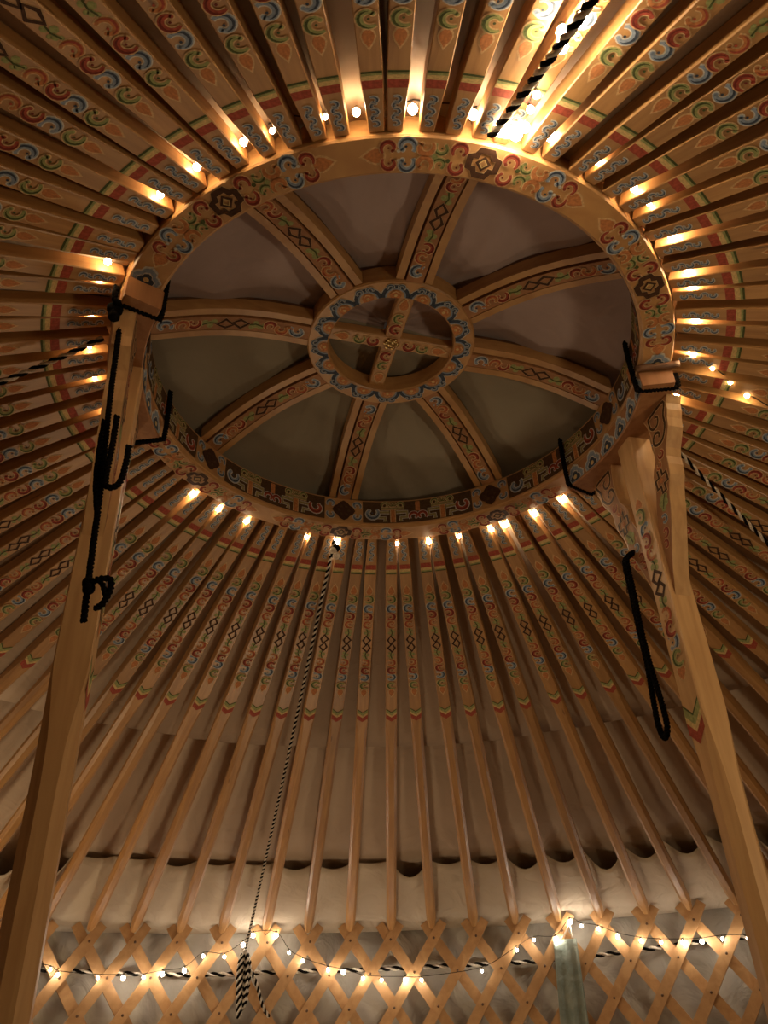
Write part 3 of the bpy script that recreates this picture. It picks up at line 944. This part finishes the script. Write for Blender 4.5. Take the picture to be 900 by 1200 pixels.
def rivet_mesh():
    mb = MB()
    for i in range(10):
        z = ZW - 0.030 - ROWH * i
        a = (ZW - 0.030 - z) * (STEP / 2) / ROWH
        if z < 0.1: break
        c = Vector(((WR - 0.023) * math.cos(a), (WR - 0.023) * math.sin(a), z))
        ball(mb, c, 0.0065, DKW, 8, 4, 1.0)
    return mb
fl = bl = rv = None
for k in range(-20, 21):
    a = PH + k * STEP
    if fl is None:
        o = lath_mesh(1, True).build('lath', lat); fl = o
        r_ = rivet_mesh().build('rivets', o); rv = r_
        q = lath_mesh(-1, False).build('lath', lat); bl = q
    else:
        o = fl.copy(); COL.objects.link(o); o.parent = lat
        r_ = rv.copy(); COL.objects.link(r_); r_.parent = o
        q = bl.copy(); COL.objects.link(q); q.parent = lat
    ja = random.uniform(-0.05, 0.05) * STEP
    o.rotation_euler = (0, 0, a + ja); q.rotation_euler = (0, 0, a + random.uniform(-0.05, 0.05) * STEP)

# folded scarf hanging on the lattice
mb = MB(); V = []; F = []; nu, nz = 16, 22
for j in range(nz + 1):
    t = j / nz; z = 1.497 - 0.62 * t
    wd = 0.120 + 0.03 * t
    for i in range(nu + 1):
        x = (i / nu - 0.5) * wd
        fold = 0.010 * math.sin(i / nu * 4 * PI + 0.6) * (0.5 + 0.5 * t)
        a = math.radians(76.3 + 0.35 * t) - x / WR
        r = WR - 0.032 - 0.6 * fold - (0.004 if i in (0, nu) else 0)
        V.append((r * math.cos(a), r * math.sin(a), z))
for j in range(nz):
    for i in range(nu):
        k = j * (nu + 1) + i; F.append((k, k + 1, k + nu + 2, k + nu + 1))
mb.add(V, F, SCARF, True)
o = mb.build('scarf'); tag(o, 'grey green folded scarf hanging from the top of the lattice', 'scarf')
sm = o.modifiers.new('thickness', 'SOLIDIFY'); sm.thickness = 0.004
mb = MB(); tube(mb, smooth_path([pol(76.6, WR - 0.036, 1.50), pol(76.1, WR - 0.04, 1.53), pol(75.7, WR - 0.03, 1.56), pol(75.6, WR - 0.04, 1.50)], 5), 0.004, RWHITE, 5); mb.build('tie', o)


# ------------------------------------------------------------------ setting
def revolve(prof_fn, n, m, mat, name, a0=0, a1=2 * PI, kind='structure'):
    mb = MB(); V = []; F = []
    for i in range(n + 1):
        a = a0 + (a1 - a0) * i / n
        for j in range(m + 1):
            r, z = prof_fn(a, j / m)
            V.append((r * math.cos(a), r * math.sin(a), z))
    for i in range(n):
        for j in range(m):
            k = i * (m + 1) + j
            F.append((k, k + 1, k + m + 2, k + m + 1))
    mb.add(V, F, mat, True)
    o = mb.build(name); tag(o, kind=kind)
    return o
# cone along the roof poles' upper side
sl = math.atan2(ZR + 0.010 - (ZW + 0.012), WR - 0.02 - 0.7525)
cs, sn = math.cos(sl), math.sin(sl)
SLEN = POLE_L
def cone(t, off):
    """t along the pole 0..1, off metres above the pole's lower face"""
    return (0.7525 + t * SLEN * cs + off * sn, ZR + 0.010 - t * SLEN * sn + off * cs)
def gapw(a):
    x = ((a - PH) / STEP) % 1.0
    return math.sin(PI * x), int(((a - PH) // STEP)) % NPOLE
rnd = [random.random() for _ in range(NPOLE)]
NA = NPOLE * 8
def up_liner(a, s):
    g, k = gapw(a)
    t = -0.01 + s * (0.462 + 0.009 * g * (0.3 + rnd[k]))
    return cone(t, 0.048 + 0.012 * g * (0.4 + rnd[k]) + 0.004 * math.sin(13 * a + 9 * t))
up_ = revolve(up_liner, NA, 12, LINER, 'ceiling')
hm = up_.modifiers.new('hem', 'SOLIDIFY'); hm.thickness = 0.007; hm.offset = 0
def low_liner(a, s):
    g, k = gapw(a)
    t = 0.44 + s * 0.595
    return cone(t, 0.076 + 0.016 * g * (0.4 + rnd[k]) + 0.004 * math.sin(9 * a + 7 * t) + 0.05 * min(1, max(0, (t - 0.7) / 0.15)))
revolve(low_liner, NA, 14, LINER, 'ceiling_liner')
rnd2 = [max(0.0, min(1.0, random.gauss(0.6, 0.3))) for _ in range(NPOLE)]
for k in range(1, 6): rnd2[k] *= 0.35
def flap(a, s):
    g, k = gapw(a)
    sag = rnd2[k] * g ** 0.8
    t0 = 0.822 + 0.030 * sag
    t = t0 + (1.035 - t0) * s
    off = 0.050 + 0.062 * (1 - s) ** 2 * (1 - sag) - 0.034 * sag * (1 - s) ** 2 + 0.010 * g * math.sin(PI * s)
    r, z = cone(t, off)
    r = min(r, WR + 0.07)
    return r, z
fo = revolve(flap, NA, 10, FLAP, 'wall_liner')
sm = fo.modifiers.new('hem', 'SOLIDIFY'); sm.thickness = 0.006
def wallf(a, s):
    z = -0.02 + s * 1.68
    g, k = gapw(a)
    return WR + 0.085 + 0.020 * math.sin(17 * a + 3 * z) * math.sin(5 * z + 4 * a) + 0.012 * math.sin(41 * a) , z
revolve(wallf, NA, 24, WALLC, 'wall_round')
mb = MB()
n = 96
mb.add([(0, 0, 0)] + [((WR + 0.15) * math.cos(2 * PI * i / n), (WR + 0.15) * math.sin(2 * PI * i / n), 0) for i in range(n)], [(0, 1 + i, 1 + (i + 1) % n) for i in range(n)], FLOORC)
tag(mb.build('floor'), kind='structure')


# ------------------------------------------------------------------ light
def lamp(name, loc, power, col, rad):
    l = bpy.data.lights.new(name, 'POINT'); l.energy = power; l.color = col; l.shadow_soft_size = rad
    o = bpy.data.objects.new(name, l); o.location = loc; COL.objects.link(o)
    return o
lamp('room_lamp', (1.55, -0.95, 1.15), 21, (1.0, 0.78, 0.48), 0.10)
lamp('room_lamp', (-2.35, 1.25, 1.0), 21, (1.0, 0.77, 0.47), 0.10)
lamp('room_lamp', (-0.5, 2.0, 0.40), 14, (1.0, 0.79, 0.51), 0.15)
w = bpy.data.worlds.new('night'); bpy.context.scene.world = w; w.use_nodes = True
w.node_tree.nodes['Background'].inputs[0].default_value = (0.02, 0.014, 0.01, 1)

# ------------------------------------------------------------------ camera
cam = bpy.data.cameras.new('camera'); co = bpy.data.objects.new('camera', cam); COL.objects.link(co)
yaw, pitch, roll = -0.0242, 0.598, -0.0389
fw = Vector((math.sin(yaw) * math.cos(pitch), math.cos(yaw) * math.cos(pitch), math.sin(pitch)))
r = fw.cross(Vector((0, 0, 1))).normalized(); u = r.cross(fw)
rt_ = r * math.cos(roll) + u * math.sin(roll); up_ = u * math.cos(roll) - r * math.sin(roll)
bk = -fw
co.matrix_world = Matrix(((rt_.x, up_.x, bk.x, 0.0), (rt_.y, up_.y, bk.y, -2.1674 * R), (rt_.z, up_.z, bk.z, ZR - 1.9959 * R), (0, 0, 0, 1)))
cam.sensor_fit = 'VERTICAL'; cam.sensor_height = 24.0; cam.lens = 24.0 * 927.03 / 1200
cam.clip_start = 0.02
sc = bpy.context.scene
sc.camera = co
sc.view_settings.view_transform = 'Standard'; sc.view_settings.look = 'None'; sc.view_settings.gamma = 1.0
sc.view_settings.use_curve_mapping = False; sc.view_settings.exposure = 0.0
sc.cycles.use_denoising = True
sc.cycles.max_bounces = 8; sc.cycles.diffuse_bounces = 5
sc.cycles.sample_clamp_indirect = 4.0
